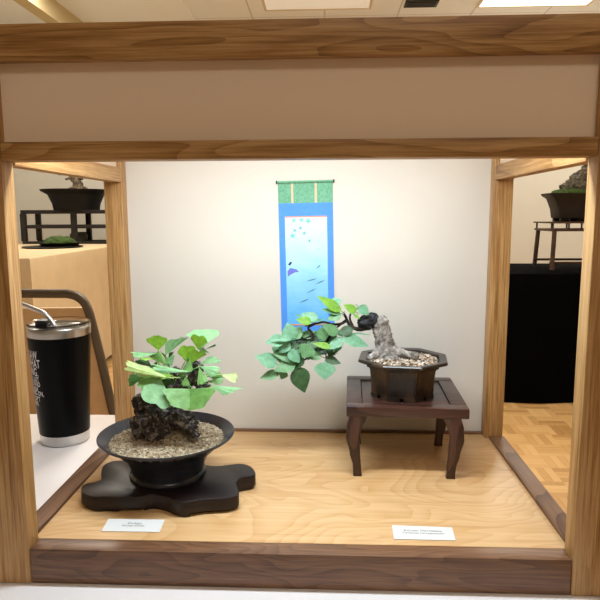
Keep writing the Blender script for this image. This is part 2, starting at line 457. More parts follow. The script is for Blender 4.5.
# ---------------------------------------------------------------- name cards
card_paper = plain('card_paper', srgb(222, 222, 218), .8, vary=.01)
grey_ink = plain('print_ink', srgb(78, 74, 80), .8, vary=.02)
def text_mesh(body, size, bold=0, xs=1.0, align='CENTER'):
    cu = bpy.data.curves.new('lettering', 'FONT'); cu.body = body; cu.size = size; cu.align_x = align; cu.offset = bold; cu.space_character = 1.08
    o = bpy.data.objects.new('lettering_tmp', cu); COL.objects.link(o)
    me = bpy.data.meshes.new_from_object(o.evaluated_get(bpy.context.evaluated_depsgraph_get()))
    bpy.data.objects.remove(o); bpy.data.curves.remove(cu)
    bm = BM(); bm.from_mesh(me); bpy.data.meshes.remove(me)
    for v in bm.verts: v.co.x *= xs
    return bm
def card(quad, lines, label):
    bm = BM(); q = [Vector((x, y, BZ)) for x, y in quad]     # back-left, back-right, front-right, front-left
    lo = [bm.verts.new(p+Vector((0, 0, .0002))) for p in q]; hi = [bm.verts.new(p+Vector((0, 0, .0007))) for p in q]
    bm.faces.new(hi); bm.faces.new(list(reversed(lo)))
    for k in range(4): bm.faces.new((lo[k], lo[(k+1) % 4], hi[(k+1) % 4], hi[k]))
    c = sum(q, Vector())/4
    t = thing('name_card', label, 'name card', c, 'name cards on the alcove floor')
    new_obj('card', bm, card_paper, t)
    ux = ((q[1]-q[0])+(q[2]-q[3])).normalized(); uy = Vector((-ux.y, ux.x, 0))
    for txt, size, v in lines:
        b = text_mesh(txt, size)
        for vv in b.verts: vv.co = c+Vector((0, 0, .0009))+ux*vv.co.x+uy*(vv.co.y+v)
        new_obj('lettering', b, grey_ink, t, smooth=False)
card([(-.1875, .0566), (-.1315, .0570), (-.1303, .0336), (-.1861, .0332)], [('Ginkgo', .0044, .0022), ('Ginkgo biloba', .0036, -.0022)], 'white name card lying in front of the ginkgo bonsai and its dark stand')
card([(.0904, .0543), (.1472, .0522), (.1460, .0288), (.0896, .0290)], [('Korean Hornbeam', .0044, .0022), ('Carpinus turczaninowii', .0038, -.0022)], 'white name card in front of the four legged walnut stand')

# ---------------------------------------------------------------- dark root-shaped stand under the ginkgo
DZ = BZ+.0165
dai_px = [(81, 492), (81.5, 486), (86, 483), (96, 481), (101, 478.5), (101, 472), (103, 465.5), (110, 461.5), (120, 460), (135, 461), (160, 459.5), (190, 459.5), (206, 464.5),
          (218, 465.5), (231, 464), (240, 463.2), (250, 465.5), (255.3, 471.5), (254, 475), (246, 476.5), (240, 478), (236.5, 483), (239, 492), (236, 495.5), (224, 498), (205, 499),
          (190, 501.5), (182, 502), (174, 500), (166, 496.5), (152, 494), (140, 496.5), (128, 497), (115, 497), (104, 496.5), (92, 496.5)]
dai = [at_z(x, y, DZ) for x, y in dai_px]
dai = [(p.x, p.y) for p in smooth_path([Vector(p) for p in dai]+[Vector(dai[0])], 4)[:-1]]
if area2(dai) < 0: dai.reverse()
dark_lacquer = wood('dark_lacquer_wood', srgb(12, 6, 5), srgb(22, 11, 9), srgb(32, 17, 14), axis=0, figure=6, scale=20, rough=.42)
c0 = Vector((sum(p[0] for p in dai)/len(dai), sum(p[1] for p in dai)/len(dai), BZ))
ds = thing('display_stand', 'low dark lacquered stand with a wavy outline under the ginkgo bonsai', 'stand', c0)
new_obj('slab', prism(BM(), dai, BZ+.0030, DZ, .0014), dark_lacquer, ds)
ins = [(c0.x+(x-c0.x)*.975, c0.y+(y-c0.y)*.975) for x, y in dai]
nd = len(ins)
for (i0, i1) in ((0, 12), (20, 40), (56, 80), (84, 108), (118, 143)):      # scalloped foot lobes under the slab
    seg = [ins[k % nd] for k in range(i0, i1)]
    inner = [(c0.x+(x-c0.x)*.86, c0.y+(y-c0.y)*.86) for x, y in seg]
    o2 = seg+list(reversed(inner))
    if area2(o2) < 0: o2.reverse()
    new_obj('foot', prism(BM(), o2, BZ+.0002, BZ+.0031), dark_lacquer, ds)

# ---------------------------------------------------------------- foliage helpers
def leaf_mat(name, base, vein, rough=.5, back=.25, freq=0):
    t = NT(name); n = t.noise(t.coords(), 180, 3)
    col = t.ramp(n, [(.3, tuple(x*.88 for x in base)), (.7, vein)])
    t.set(col, rough, spec=.55)
    tr = t.n('ShaderNodeBsdfTranslucent'); t.l(col, tr.inputs[0])
    mx = t.n('ShaderNodeMixShader'); mx.inputs[0].default_value = back
    t.l(t.p.outputs[0], mx.inputs[1]); t.l(tr.outputs[0], mx.inputs[2]); t.l(mx.outputs[0], t.out.inputs[0])
    return t.m
def fan(B, L, R, bulge=.3, cup=0, notch=.08, stalk=None, lobes=5, seed=0):
    """fan-shaped ginkgo leaf: wedge from the stalk point B out to corners L and R with a lobed rim"""
    bm = BM(); B, L, R = Vector(B), Vector(L), Vector(R)
    nr, nv = 7, 22; nrm = (L-B).cross(R-B)
    nrm = nrm.normalized() if nrm.length > 1e-12 else Vector((0, -1, 0))
    if nrm.dot(CAM-B) < 0: nrm = -nrm
    size = max((L-B).length, (R-B).length); grid = []
    c = bm.verts.new(B)
    for i in range(1, nr+1):
        u = i/nr; row = []
        for k in range(nv+1):
            v = k/nv; hump = 4*v*(1-v)
            d = (L-B)*(1-v)+(R-B)*v
            d = d.normalized()*((L-B).length*(1-v)+(R-B).length*v)
            rho = (1+(bulge*.35+.03)*hump**.7)*(1-.10*math.exp(-(v/.07)**2)-.10*math.exp(-((1-v)/.07)**2)) + .045*math.sin(v*lobes*PI+seed)*u*u - notch*u**4*math.exp(-((v-.5)/.05)**2)
            p = B+d*(u*rho)+nrm*(size*cup*hump*u*u) + nrm*(size*.007*math.sin(v*7*PI+seed)*u*u)
            row.append(bm.verts.new(p))
        grid.append(row)
    for k in range(nv): bm.faces.new((c, grid[0][k], grid[0][k+1]))
    for a, b in zip(grid, grid[1:]):
        for k in range(nv): bm.faces.new((a[k], b[k], b[k+1], a[k+1]))
    if stalk is not None:
        S = Vector(stalk); mid = (B+S)/2+Vector((0, 0, .002))
        tube(bm, smooth_path([S, mid, B], 3), .00055, 5)
    return bm
def oval_leaf(B, T, width, nhint, fold=.12, droop=.08, teeth=15, stalk=None):
    """pointed oval leaf with a toothed margin, folded a little along its midrib"""
    bm = BM(); B, T = Vector(B), Vector(T); ax = T-B; L = ax.length
    n = (nhint-ax*(nhint.dot(ax)/ax.dot(ax))).normalized(); s = ax.normalized().cross(n)
    N = 26; rows = []
    for i in range(N+1):
        t = i/N
        wv = width*.5*(math.sin(PI*min(1, t**.72))**.85)*(1-.25*t*t)
        tooth = 1+(.07 if (i % 2) else -.03)*(0 < i < N)
        base = B+ax*t-n*(L*droop*t*t)
        row = []
        for k in (-1, -.66, -.33, 0, .33, .66, 1):
            wk = wv*k*(tooth if abs(k) == 1 else 1)
            ridge = .008*L*math.cos((t*8-abs(k)*1.3)*2*PI)*min(1, abs(k)*2)*(1 if 0 < i < N else 0)
            row.append(bm.verts.new(base+s*wk+n*(abs(wk)*fold+ridge)))
        rows.append(row)
    for a, b in zip(rows, rows[1:]):
        for k in range(6): bm.faces.new((a[k], b[k], b[k+1], a[k+1]))
    bmesh.ops.remove_doubles(bm, verts=bm.verts, dist=1e-6)
    if stalk is not None: tube(bm, [Vector(stalk), B, B+ax*.12], [.0005, .0005, .0004], 5)
    return bm
def bark(name, dark, mid, light, sc, dist=.0015, lo=.38):
    t = NT(name); v = t.coords(); n = t.noise(v, sc, 8, .7, .6)
    col = t.ramp(n, [(lo, dark), (lo+.15, mid), (lo+.30, light)])
    t.bump(n, .8, dist); return t.set(col, .85)
def soil_mat(name, cols, vs_=420):
    t = NT(name); vo = t.n('ShaderNodeTexVoronoi'); t.l(t.coords(), vo.inputs['Vector']); vo.inputs['Scale'].default_value = vs_
    s = t.n('ShaderNodeSeparateColor'); t.l(vo.outputs['Color'], s.inputs[0])
    col = t.ramp(s.outputs[0], [(i/(len(cols)-1), c) for i, c in enumerate(cols)])
    t.bump(vo.outputs['Distance'], .6, .001); return t.set(col, .95)
def grains(bm, spots, r0, r1):
    for p in spots:
        r = random.uniform(r0, r1)
        res = bmesh.ops.create_icosphere(bm, subdivisions=1, radius=r)
        q = Matrix.Rotation(random.uniform(0, PI), 3, Vector((random.random(), random.random(), random.random()+.1)).normalized())
        f = Vector((random.uniform(.8, 1.3), random.uniform(.8, 1.2), random.uniform(.6, 1)))
        for v in res['verts']: v.co = p+q@Vector((v.co.x*f.x, v.co.y*f.y, v.co.z*f.z))

# ---------------------------------------------------------------- ginkgo bonsai
PC = Vector((-.1462, .1290, DZ)); RIM = .0950-DZ
gk = thing('ginkgo_bonsai', 'ginkgo bonsai with fan shaped green leaves in a round dark bowl pot', 'bonsai', PC)
def glaze():
    t = NT('dark_iron_glaze'); n = t.noise(t.coords(), 40, 5, .6); n2 = t.noise(t.coords((1, 1, 3)), 12, 3)
    col = t.ramp(t.math('ADD', t.math('MULTIPLY', n, .5), t.math('MULTIPLY', n2, .5)), [(.3, srgb(22, 23, 28)), (.55, srgb(40, 41, 48)), (.75, srgb(64, 64, 70))])
    t.bump(n, .15, .0006); return t.set(col, .22)
prof = [(.001, .001), (.036, .001), (.0405, 0), (.0415, .002), (.0405, .0045), (.0385, .006), (.0405, .014), (.0455, .025), (.054, .035), (.063, .0405), (.0708, .0435), (.0728, RIM-.0005), (.0730, RIM+.0010),
        (.0718, RIM+.0016), (.0695, RIM-.0002), (.0645, RIM-.0030), (.0590, RIM-.0075), (.052, RIM-.016), (.001, RIM-.018)]
new_obj('pot', lathe(BM(), PC, prof, 72), glaze(), gk, angle=60)
sm = soil_mat('akadama_soil', [srgb(96, 80, 60), srgb(156, 138, 110), srgb(188, 170, 140), srgb(124, 106, 82), srgb(212, 198, 174)])
def gsoil(r, th):
    x, y = r*math.cos(th), r*math.sin(th)
    base = RIM-.0065+.0195*math.exp(-(((x-.006)/.032)**2+((y-.004)/.03)**2))*(1-r/.068)**.3 if r < .0679 else RIM-.0065
    return base+.0006*mnoise.noise(Vector((x*300, y*300, 0)))
sb = BM(); rings = []
for i in range(0, 26):
    r = .0615*i/25
    if i == 0: rings.append([sb.verts.new(PC+Vector((0, 0, gsoil(0, 0))))]); continue
    rings.append([sb.verts.new(PC+Vector((r*math.cos(2*PI*k/64), r*math.sin(2*PI*k/64), gsoil(r, 2*PI*k/64)))) for k in range(64)])
for k in range(64): sb.faces.new((rings[0][0], rings[1][k], rings[1][(k+1) % 64]))
for a, b in zip(rings[1:], rings[2:]):
    for k in range(64): sb.faces.new((a[k], b[k], b[(k+1) % 64], a[(k+1) % 64]))
spots = []
for _ in range(2400):
    r = .0612*math.sqrt(random.random()); th = random.uniform(0, 2*PI)
    spots.append(PC+Vector((r*math.cos(th), r*math.sin(th), gsoil(r, th)+.0002)))
grains(sb, spots, .0006, .0013)
so = new_obj('soil', sb, sm, gk, smooth=False); so['kind'] = 'stuff'
gbark = bark('rugged_bark', srgb(22, 18, 16), srgb(58, 49, 43), srgb(168, 158, 146), 120, .003, .36)
tb = BM(); TY = PC.y-.006
def tp(px, py, dy=0): return at_y(px, py, TY+dy)
for i, (px, py, dy, r, sq) in enumerate(((152, 418, 0, .0180, (1, 1, 1)), (148, 404, 2, .0135, (1.1, 1, .9)), (139, 402, 0, .0072, (1, 1, 1)), (164, 414, 2, .0165, (1.1, 1, .9)), (155, 428, -8, .0150, (1, .9, .8)),
                                     (178, 420, 3, .0120, (1.3, 1, .8)), (140, 424, 0, .0100, (1, 1, 1.2)), (172, 408, 4, .0100, (1.2, 1, .7)), (160, 398, 3, .0120, (1.2, 1, .7)), (187, 424, 2, .0085, (1.4, 1, .7)),
                                     (172, 393, 3, .0095, (1.2, 1, .8)), (172, 386, 2, .0085, (1.2, 1, .8)), (183, 384, 2, .0085, (1.3, 1, .8)), (196, 377, 2, .0075, (1, 1, 1.2)), (198, 368, 2, .0055, (1, 1, 1.3)), (202, 385, 3, .006, (1.3, 1, .8)), (176, 374, 3, .0055, (1, 1, 1.3)))):
    blob(tb, tp(px, py, dy*.001), r, .42, 2.2, i, 4, sq)
for p0, p1, p2 in (((150, 420), (144, 430), (135, 434)), ((172, 414), (184, 424), (197, 438)), ((158, 425), (156, 436), (160, 441))):
    tube(tb, smooth_path([tp(*p0, -.010), tp(*p1, -.012), tp(*p2, -.012)], 4), [.007]*4+[.005]*5, 8, wob=.4)
new_obj('trunk', tb, gbark, gk, angle=180)
G = dict(y=leaf_mat('ginkgo_yellow_green', srgb(116, 164, 40), srgb(138, 186, 54)), g=leaf_mat('ginkgo_green', srgb(104, 156, 74), srgb(126, 176, 92)),
         p=leaf_mat('ginkgo_pale', srgb(128, 184, 124), srgb(150, 200, 142)), c=leaf_mat('ginkgo_cream', srgb(176, 206, 116), srgb(198, 220, 144)), d=leaf_mat('ginkgo_deep', srgb(50, 92, 34), srgb(68, 112, 46)))
GL = [  # base, left corner, right corner (px, px, mm of depth), bulge, cup, colour
 ((158.5, 350.5, 0), (145.5, 340.5, -2), (168, 340.5, 3), .03, .05, 'y'),
 ((206, 343.5, -10), (185, 335, 6), (221, 333.5, 10), .0, .06, 'p'),
 ((198, 349.5, -9), (189.5, 337, -6), (208.5, 342.5, -10), .02, .05, 'y'),
 ((165, 356, 8), (165, 343, 8), (189, 337, 14), .08, .05, 'p'),
 ((205, 349.5, 2), (215, 344, 2), (216, 346, 0), .0, 0, 'd'),
 ((186, 360, -10), (177, 353, -6), (197, 349.5, -8), .12, .1, 'y'),
 ((191, 363, -13), (186, 355, -11), (208, 354, -12), .12, .1, 'y'),
 ((201, 352, -6), (199, 350, -5), (210, 353, -8), .2, .1, 'p'),
 ((158, 353, 0), (133, 352, 8), (137, 358.5, -8), .12, .1, 'p'),
 ((154, 358, -4), (138, 357.5, -6), (145, 361, -10), .1, .1, 'y'),
 ((152, 367, 6), (135, 363, 8), (147, 357.5, 12), .15, .05, 'd'),
 ((173, 378.5, -24), (127, 372, -28), (129.5, 361, -18), .02, .1, 'c'),
 ((180, 378, -20), (137, 377, -22), (141, 364.5, -16), .0, .1, 'c'),
 ((190, 371.5, -20), (155, 364.5, -12), (158, 373.5, -22), .08, .12, 'p'),
 ((173, 375, -23), (155, 372, -21), (163, 379.5, -26), .05, .0, 'y'),
 ((147, 375, -6), (131, 374, -4), (131, 387, -9), .1, .1, 'd'),
 ((166, 377, -18), (139, 379, -20), (149, 394, -25), .2, .12, 'g'),
 ((161, 379, -20), (142, 387, -27), (174, 404, -31), .42, .12, 'p'),
 ((193, 389, -22), (165.5, 388, -27), (190, 408, -33), .42, .16, 'g'),
 ((190, 389, -23), (187, 408, -32), (214, 387, -27), .42, .14, 'g'),
 ((200, 364, -5), (209, 356.5, 3), (221, 363, -2), .18, .08, 'p'),
 ((200, 366, -14), (219, 366, -15), (211, 378, -21), .22, .1, 'p'),
 ((199, 367, -16), (208, 379, -21), (197, 384, -24), .25, .1, 'g'),
 ((221, 375, -8), (237, 372.5, -3), (233, 383, -13), .04, -.12, 'c'),
 ((223, 377, -9), (222, 384, -14), (208, 381, -14), .2, .1, 'g'),
 ((210, 385, -18), (244, 388, -22), (224, 396, -27), .06, .1, 'p'),
 ((190, 358, -12), (183, 371, -16), (193, 370, -16), .15, .1, 'g'),
 ((186, 376, -20), (181, 384, -22), (190, 384, -22), .15, .1, 'g'),
 ((157, 361, 5), (158, 373, 4), (147, 369, 0), .15, .05, 'd'),
 ((167, 361, 4), (160, 351, 3), (166, 355, 3), .1, .05, 'y'),
 ((168, 361, 5), (169, 353, 4), (174, 352, 4), .1, .05, 'd'),
 ((172, 366, 0), (165, 362, -2), (175, 355, 2), .12, .1, 'p'),
 ((163, 371, 0), (139, 368, -2), (143, 385, -4), .2, .1, 'g'),
 ((170, 367, 2), (150, 358, 2), (160, 352, 6), .15, .1, 'g'),
 ((176, 382, -14), (160, 378, -16), (158, 390, -18), .25, .1, 'd'),
 ((205, 374, -6), (221, 372, -6), (220, 384, -8), .2, .1, 'g'),
 ((192, 366, -4), (182, 358, -2), (196, 356, -2), .2, .1, 'g'),
 ((165, 372, -10), (152, 380, -14), (150, 372, -12), .2, .1, 'g'),
]
hub = tp(180, 378, .0)
for i, (b, l, r, bu, cu, m_) in enumerate(GL):
    B, L, R = (at_y(p[0], p[1], PC.y+p[2]*.001) for p in (b, l, r))
    tgt = tp(175+(b[0]-178)*.3, 380, .0)
    new_obj('leaf', fan(B, L, R, bu, cu, seed=i*1.7, stalk=tgt), G[m_], gk, angle=180)

# ---------------------------------------------------------------- four-legged stand
ST = .1157
WS = (srgb(30, 17, 13), srgb(58, 34, 27), srgb(84, 54, 42))
rose_x = wood('rosewood_x', *WS, axis=0, figure=7, scale=30, rough=.33, coat=.15)
rose_z = wood('rosewood_z', *WS, axis=2, figure=6, scale=36, rough=.38)
ws = thing('display_stand', 'square dark walnut stand with four curved legs under the hornbeam bonsai', 'stand', (.1203, .2281, BZ))
ws.rotation_euler.z = math.radians(-2.2)
TX0, TX1, TY0, TY1 = .0520, .1886, .1606, .2956
tb = BM(); fw = .018
box(tb, TX0, TX1, TY0, TY0+fw, ST-.0115, ST, .0016); box(tb, TX0, TX1, TY1-fw, TY1, ST-.0115, ST, .0016)
box(tb, TX0, TX0+fw, TY0+fw-.0002, TY1-fw+.0002, ST-.0112, ST-.0001, .0010); box(tb, TX1-fw, TX1, TY0+fw-.0002, TY1-fw+.0002, ST-.0112, ST-.0001, .0010)
new_obj('top_frame', tb, rose_x, ws)
new_obj('top_panel', box(BM(), TX0+fw+.0008, TX1-fw-.0008, TY0+fw+.0008, TY1-fw-.0008, ST-.008, ST-.0012, .0008), rose_x, ws)
def pw(t, pts):
    for (a, x), (b, y) in zip(pts, pts[1:]):
        if t <= b:
            q = (t-a)/(b-a); q = q*q*(3-2*q); return x+(y-x)*q
    return pts[-1][1]
def cab_leg(cx, cy, sx, sy):
    bm = BM(); rings = []; h = ST-.0115-BZ
    for i in range(15):
        t = i/14; z = BZ+.0002+(h-.0002)*t
        bow = pw(t, ((0, 0), (.15, .0006), (.4, .0032), (.66, .0058), (.85, .0036), (1, -.0004)))
        half = pw(t, ((0, .0050), (.06, .0047), (.2, .0047), (.4, .0060), (.66, .0074), (1, .0098)))
        hy = .0045+.0018*t
        ox, oy = sx*bow, sy*bow*.35
        rings.append([bm.verts.new((cx+ox+a*half, cy+oy+b*hy, z)) for a, b in ((-1, -.8), (-.8, -1), (.8, -1), (1, -.8), (1, .8), (.8, 1), (-.8, 1), (-1, .8))])
    for a, b in zip(rings, rings[1:]):
        for k in range(8): bm.faces.new((a[k], a[(k+1) % 8], b[(k+1) % 8], b[k]))
    bm.faces.new(list(reversed(rings[0]))); bm.faces.new(rings[-1])
    return bm
for cx, cy, sx, sy in ((.0653, .1668, -1, -1), (.1704, .1668, 1, -1), (.0660, .2655, -1, 1), (.1708, .2655, 1, 1)):
    new_obj('leg', cab_leg(cx, cy, sx, sy), rose_z, ws, angle=50)

# ---------------------------------------------------------------- hornbeam bonsai
HC = Vector((.1190, .2215, ST)); HR = .0450
hb = thing('hornbeam_bonsai', 'hornbeam bonsai leaning left with toothed leaves in an octagonal brown pot', 'bonsai', HC)
ROT = math.radians(-8)
def octo(bm, prof, c):
    rings = [[bm.verts.new((c.x+r*math.cos(ROT+PI/8+PI/4*k), c.y+r*math.sin(ROT+PI/8+PI/4*k), c.z+z)) for k in range(8)] for r, z in prof]
    for a, b in zip(rings, rings[1:]):
        for k in range(8): bm.faces.new((a[k], a[(k+1) % 8], b[(k+1) % 8], b[k]))
    bm.faces.new(list(reversed(rings[0]))); bm.faces.new(rings[-1])
    return bm
def brown_glaze():
    t = NT('brown_glaze'); n = t.noise(t.coords((1, 1, .5)), 55, 5, .65)
    col = t.ramp(n, [(.35, srgb(20, 16, 14)), (.52, srgb(48, 36, 28)), (.7, srgb(92, 66, 44))])
    t.bump(n, .2, .0006); return t.set(col, .28)
pot_h = .0455
pm = brown_glaze()
ZB = ST-.0012
HC2 = Vector((HC.x, HC.y, ZB))
b_ = octo(BM(), [(.0375, .0030), (.0392, .0036), (.0400, .020), (.0415, .032), (.0445, .0405), (.0548, .0415), (.0560, .0425), (.0560, .0448), (.0550, .0458), (.0472, .0452), (.0460, .0440), (.0455, .036)], HC2)
bmesh.ops.bevel(b_, geom=[e for e in b_.edges if abs((e.verts[0].co-e.verts[1].co).z) > .004], offset=.0012, segments=2, affect='EDGES')
P = new_obj('pot', b_, pm, hb, angle=25)
for k in range(8):       # bracket feet at the corners
    a = ROT+PI/8+PI/4*k
    f = BM(); ctr = HC2+Vector((math.cos(a), math.sin(a), 0))*.0365
    pts = []
    for da, rr in ((-.33, .0376), (0, .0398), (.33, .0376), (.28, .033), (0, .0345), (-.28, .033)):
        pts.append((HC2.x+rr*math.cos(a+da), HC2.y+rr*math.sin(a+da)))
    if area2(pts) < 0: pts.reverse()
    new_obj('foot', prism(f, pts, ZB, ZB+.0055), pm, P)
SZ = ZB+.0425
def hsoil(x, y): return SZ+.004*math.exp(-((x+.014)/.02)**2-(y/.02)**2)+.0006*mnoise.noise(Vector((x*250, y*250, 4)))
sb = BM(); rings = []
for i in range(0, 15):
    r = .0440*i/14
    ring = []
    for k in range(48):
        th = 2*PI*k/48; q = ((th-ROT-PI/8) % (PI/4))-PI/8
        rr = r*math.cos(PI/8)/math.cos(q)
        x, y = rr*math.cos(th), rr*math.sin(th)
        ring.append(sb.verts.new((HC.x+x, HC.y+y, hsoil(x, y))))
    rings.append(ring)
for a, b in zip(rings, rings[1:]):
    for k in range(48): sb.faces.new((a[k], b[k], b[(k+1) % 48], a[(k+1) % 48]))
spots = []
for _ in range(750):
    r = .0400*math.sqrt(random.random()); th = random.uniform(0, 2*PI); x, y = r*math.cos(th), r*math.sin(th)
    spots.append(Vector((HC.x+x, HC.y+y, hsoil(x, y)+.0004)))
grains(sb, spots, .0009, .0020)
so = new_obj('soil', sb, soil_mat('bark_gravel_soil', [srgb(48, 36, 28), srgb(142, 112, 84), srgb(222, 212, 196), srgb(76, 58, 44), srgb(184, 160, 132)], 260), hb, smooth=False); so['kind'] = 'stuff'
HY = HC.y+.002
def hp(px, py, dy=0): return at_y(px, py, HY+dy*.001)
grey_bark = bark('grey_bark', srgb(70, 62, 56), srgb(138, 130, 121), srgb(194, 190, 184), 140, .0012, .36)
tb = BM()
pts, rad = smooth_path([hp(388, 358), hp(386.5, 351), hp(384.5, 343), hp(382.5, 334), hp(380.5, 326), hp(379, 320.5), hp(377.5, 317)], 5, [.0185, .0135, .0110, .0104, .0104, .0100, .0060])
tube(tb, pts, rad, 20, wob=.22)
for (a, b, c, r) in (((392, 350), (404, 353.5), (419, 356.5), .0062), ((388, 352), (396, 358), (402, 362), .006), ((380, 352), (373, 356), (367, 358), .006), ((384, 353), (381, 359), (378, 362), .0055)):
    tube(tb, smooth_path([hp(*a, -4), hp(*b, -9), hp(*c, -10)], 5), [r]*5+[r*.7]*5+[r*.35], 9, wob=.35)
new_obj('trunk', tb, grey_bark, hb, angle=180)
kb = BM()
blob(kb, hp(366.5, 322.5, -3), .0088, .22, 1.6, 3, 4, (1.25, 1, .9)); blob(kb, hp(372.5, 319.5, -2), .0080, .25, 1.6, 5, 4)
new_obj('cut_knob', kb, bark('sealed_wound', srgb(10, 10, 11), srgb(26, 27, 30), srgb(84, 86, 92), 90, .001), hb, angle=180)['label'] = 'black sealed cut end of the trunk'
twig = bark('twig_bark', srgb(22, 15, 12), srgb(48, 34, 26), srgb(96, 76, 60), 200, .0006)
def D(px): return -4-(370-px)*.14        # branch comes forward as it reaches left
BR = [([(371, 327), (361, 329.5), (353.5, 327.5), (349, 324), (346.5, 318.5), (344, 314)], .0030, .0014),
      ([(349, 323), (345, 321), (340, 325), (336, 328)], .0018, .0010), ([(347, 319), (343, 323), (334, 324.5), (324, 322), (313, 324.5), (305, 326)], .0018, .0009),
      ([(353, 326), (350, 319), (351, 313), (356, 310)], .0015, .0008), ([(316, 323), (308, 328), (314, 335), (311, 341)], .0017, .0010),
      ([(337, 328), (331, 335), (325, 343), (318, 350), (310, 356.5), (304, 360)], .0022, .0011), ([(313, 335), (303, 339), (294, 341), (286, 345)], .0014, .0007),
      ([(311, 355), (300, 358), (290, 362), (280, 368)], .0012, .0006), ([(322, 347), (326, 353), (325, 361)], .0010, .0006), ([(331, 335), (338, 334), (343, 337)], .0011, .0007), ([(304, 360), (299, 365), (297, 369)], .001, .0006)]
for pts, r0, r1 in BR:
    P3 = [hp(x, y, D(x)+1.5*math.sin(i*2.1)) for i, (x, y) in enumerate(pts)]
    pp = smooth_path(P3, 4); m = len(pp)
    new_obj('branch', tube(BM(), pp, [r0+(r1-r0)*k/(m-1) for k in range(m)], 8, wob=.3), twig, hb, angle=180)
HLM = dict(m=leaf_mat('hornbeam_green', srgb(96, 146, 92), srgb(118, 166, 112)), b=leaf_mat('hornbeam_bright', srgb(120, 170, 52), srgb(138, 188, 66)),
           t=leaf_mat('hornbeam_teal_sheen', srgb(108, 164, 122), srgb(130, 184, 146)), d=leaf_mat('hornbeam_deep_shaded', srgb(48, 82, 44), srgb(66, 102, 58)))  # lamp sheen put into the teal, shade of the inner pad into the deep
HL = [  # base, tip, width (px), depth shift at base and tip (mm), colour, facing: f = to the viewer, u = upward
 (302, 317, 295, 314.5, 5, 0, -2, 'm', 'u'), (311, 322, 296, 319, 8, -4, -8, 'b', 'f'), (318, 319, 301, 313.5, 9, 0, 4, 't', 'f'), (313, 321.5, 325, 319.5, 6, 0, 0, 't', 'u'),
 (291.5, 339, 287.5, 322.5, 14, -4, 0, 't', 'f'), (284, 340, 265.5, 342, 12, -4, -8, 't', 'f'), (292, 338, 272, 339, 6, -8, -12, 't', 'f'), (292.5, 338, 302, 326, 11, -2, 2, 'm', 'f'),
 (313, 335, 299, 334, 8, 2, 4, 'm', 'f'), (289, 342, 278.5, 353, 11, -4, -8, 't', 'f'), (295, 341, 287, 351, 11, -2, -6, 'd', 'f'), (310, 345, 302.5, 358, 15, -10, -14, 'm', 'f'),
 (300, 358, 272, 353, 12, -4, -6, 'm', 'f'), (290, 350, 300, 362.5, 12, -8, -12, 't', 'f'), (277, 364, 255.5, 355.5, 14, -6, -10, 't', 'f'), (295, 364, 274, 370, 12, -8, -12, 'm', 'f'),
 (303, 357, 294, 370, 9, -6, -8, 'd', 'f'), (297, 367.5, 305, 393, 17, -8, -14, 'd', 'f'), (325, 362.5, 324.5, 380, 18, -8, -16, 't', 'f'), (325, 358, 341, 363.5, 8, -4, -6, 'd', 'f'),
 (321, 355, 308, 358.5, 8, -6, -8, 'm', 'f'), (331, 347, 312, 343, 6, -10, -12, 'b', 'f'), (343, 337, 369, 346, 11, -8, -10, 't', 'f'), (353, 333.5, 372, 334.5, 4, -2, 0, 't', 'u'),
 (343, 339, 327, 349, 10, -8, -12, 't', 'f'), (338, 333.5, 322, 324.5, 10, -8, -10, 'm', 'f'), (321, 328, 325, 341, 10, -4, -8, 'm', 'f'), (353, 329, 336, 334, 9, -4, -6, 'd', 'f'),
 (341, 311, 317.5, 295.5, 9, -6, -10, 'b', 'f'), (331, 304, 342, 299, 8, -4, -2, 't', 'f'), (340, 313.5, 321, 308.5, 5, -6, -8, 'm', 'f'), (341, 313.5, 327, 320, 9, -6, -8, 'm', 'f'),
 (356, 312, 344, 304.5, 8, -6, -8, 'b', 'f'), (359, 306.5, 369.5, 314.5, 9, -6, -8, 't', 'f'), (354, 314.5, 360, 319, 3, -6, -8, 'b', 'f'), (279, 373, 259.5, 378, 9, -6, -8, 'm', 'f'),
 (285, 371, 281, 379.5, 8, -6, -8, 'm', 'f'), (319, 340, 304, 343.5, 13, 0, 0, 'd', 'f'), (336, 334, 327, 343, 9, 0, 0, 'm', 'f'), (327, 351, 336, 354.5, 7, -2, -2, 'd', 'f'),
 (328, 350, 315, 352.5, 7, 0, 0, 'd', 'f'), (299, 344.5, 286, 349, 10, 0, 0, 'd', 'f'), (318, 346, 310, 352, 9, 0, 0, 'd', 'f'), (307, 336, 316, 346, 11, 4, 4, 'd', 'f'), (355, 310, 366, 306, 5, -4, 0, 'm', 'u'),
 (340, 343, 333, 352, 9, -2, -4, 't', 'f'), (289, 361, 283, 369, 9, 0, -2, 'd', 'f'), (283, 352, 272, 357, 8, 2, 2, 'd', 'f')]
random.seed(3)
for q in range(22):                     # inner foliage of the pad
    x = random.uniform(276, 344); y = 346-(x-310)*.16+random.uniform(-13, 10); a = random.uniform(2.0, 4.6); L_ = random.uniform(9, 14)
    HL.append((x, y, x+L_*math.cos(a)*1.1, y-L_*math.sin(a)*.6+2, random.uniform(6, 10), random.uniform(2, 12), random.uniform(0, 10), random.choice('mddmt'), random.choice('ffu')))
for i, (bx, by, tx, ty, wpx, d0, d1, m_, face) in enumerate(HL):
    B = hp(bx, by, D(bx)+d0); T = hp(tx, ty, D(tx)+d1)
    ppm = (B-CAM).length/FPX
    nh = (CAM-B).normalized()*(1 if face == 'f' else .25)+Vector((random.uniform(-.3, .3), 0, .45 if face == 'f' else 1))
    new_obj('leaf', oval_leaf(B, T, wpx*ppm*1.2, nh, fold=random.uniform(.05, .22), droop=random.uniform(.0, .1), stalk=B+(B-T).normalized()*.005), HLM[m_], hb, angle=180)

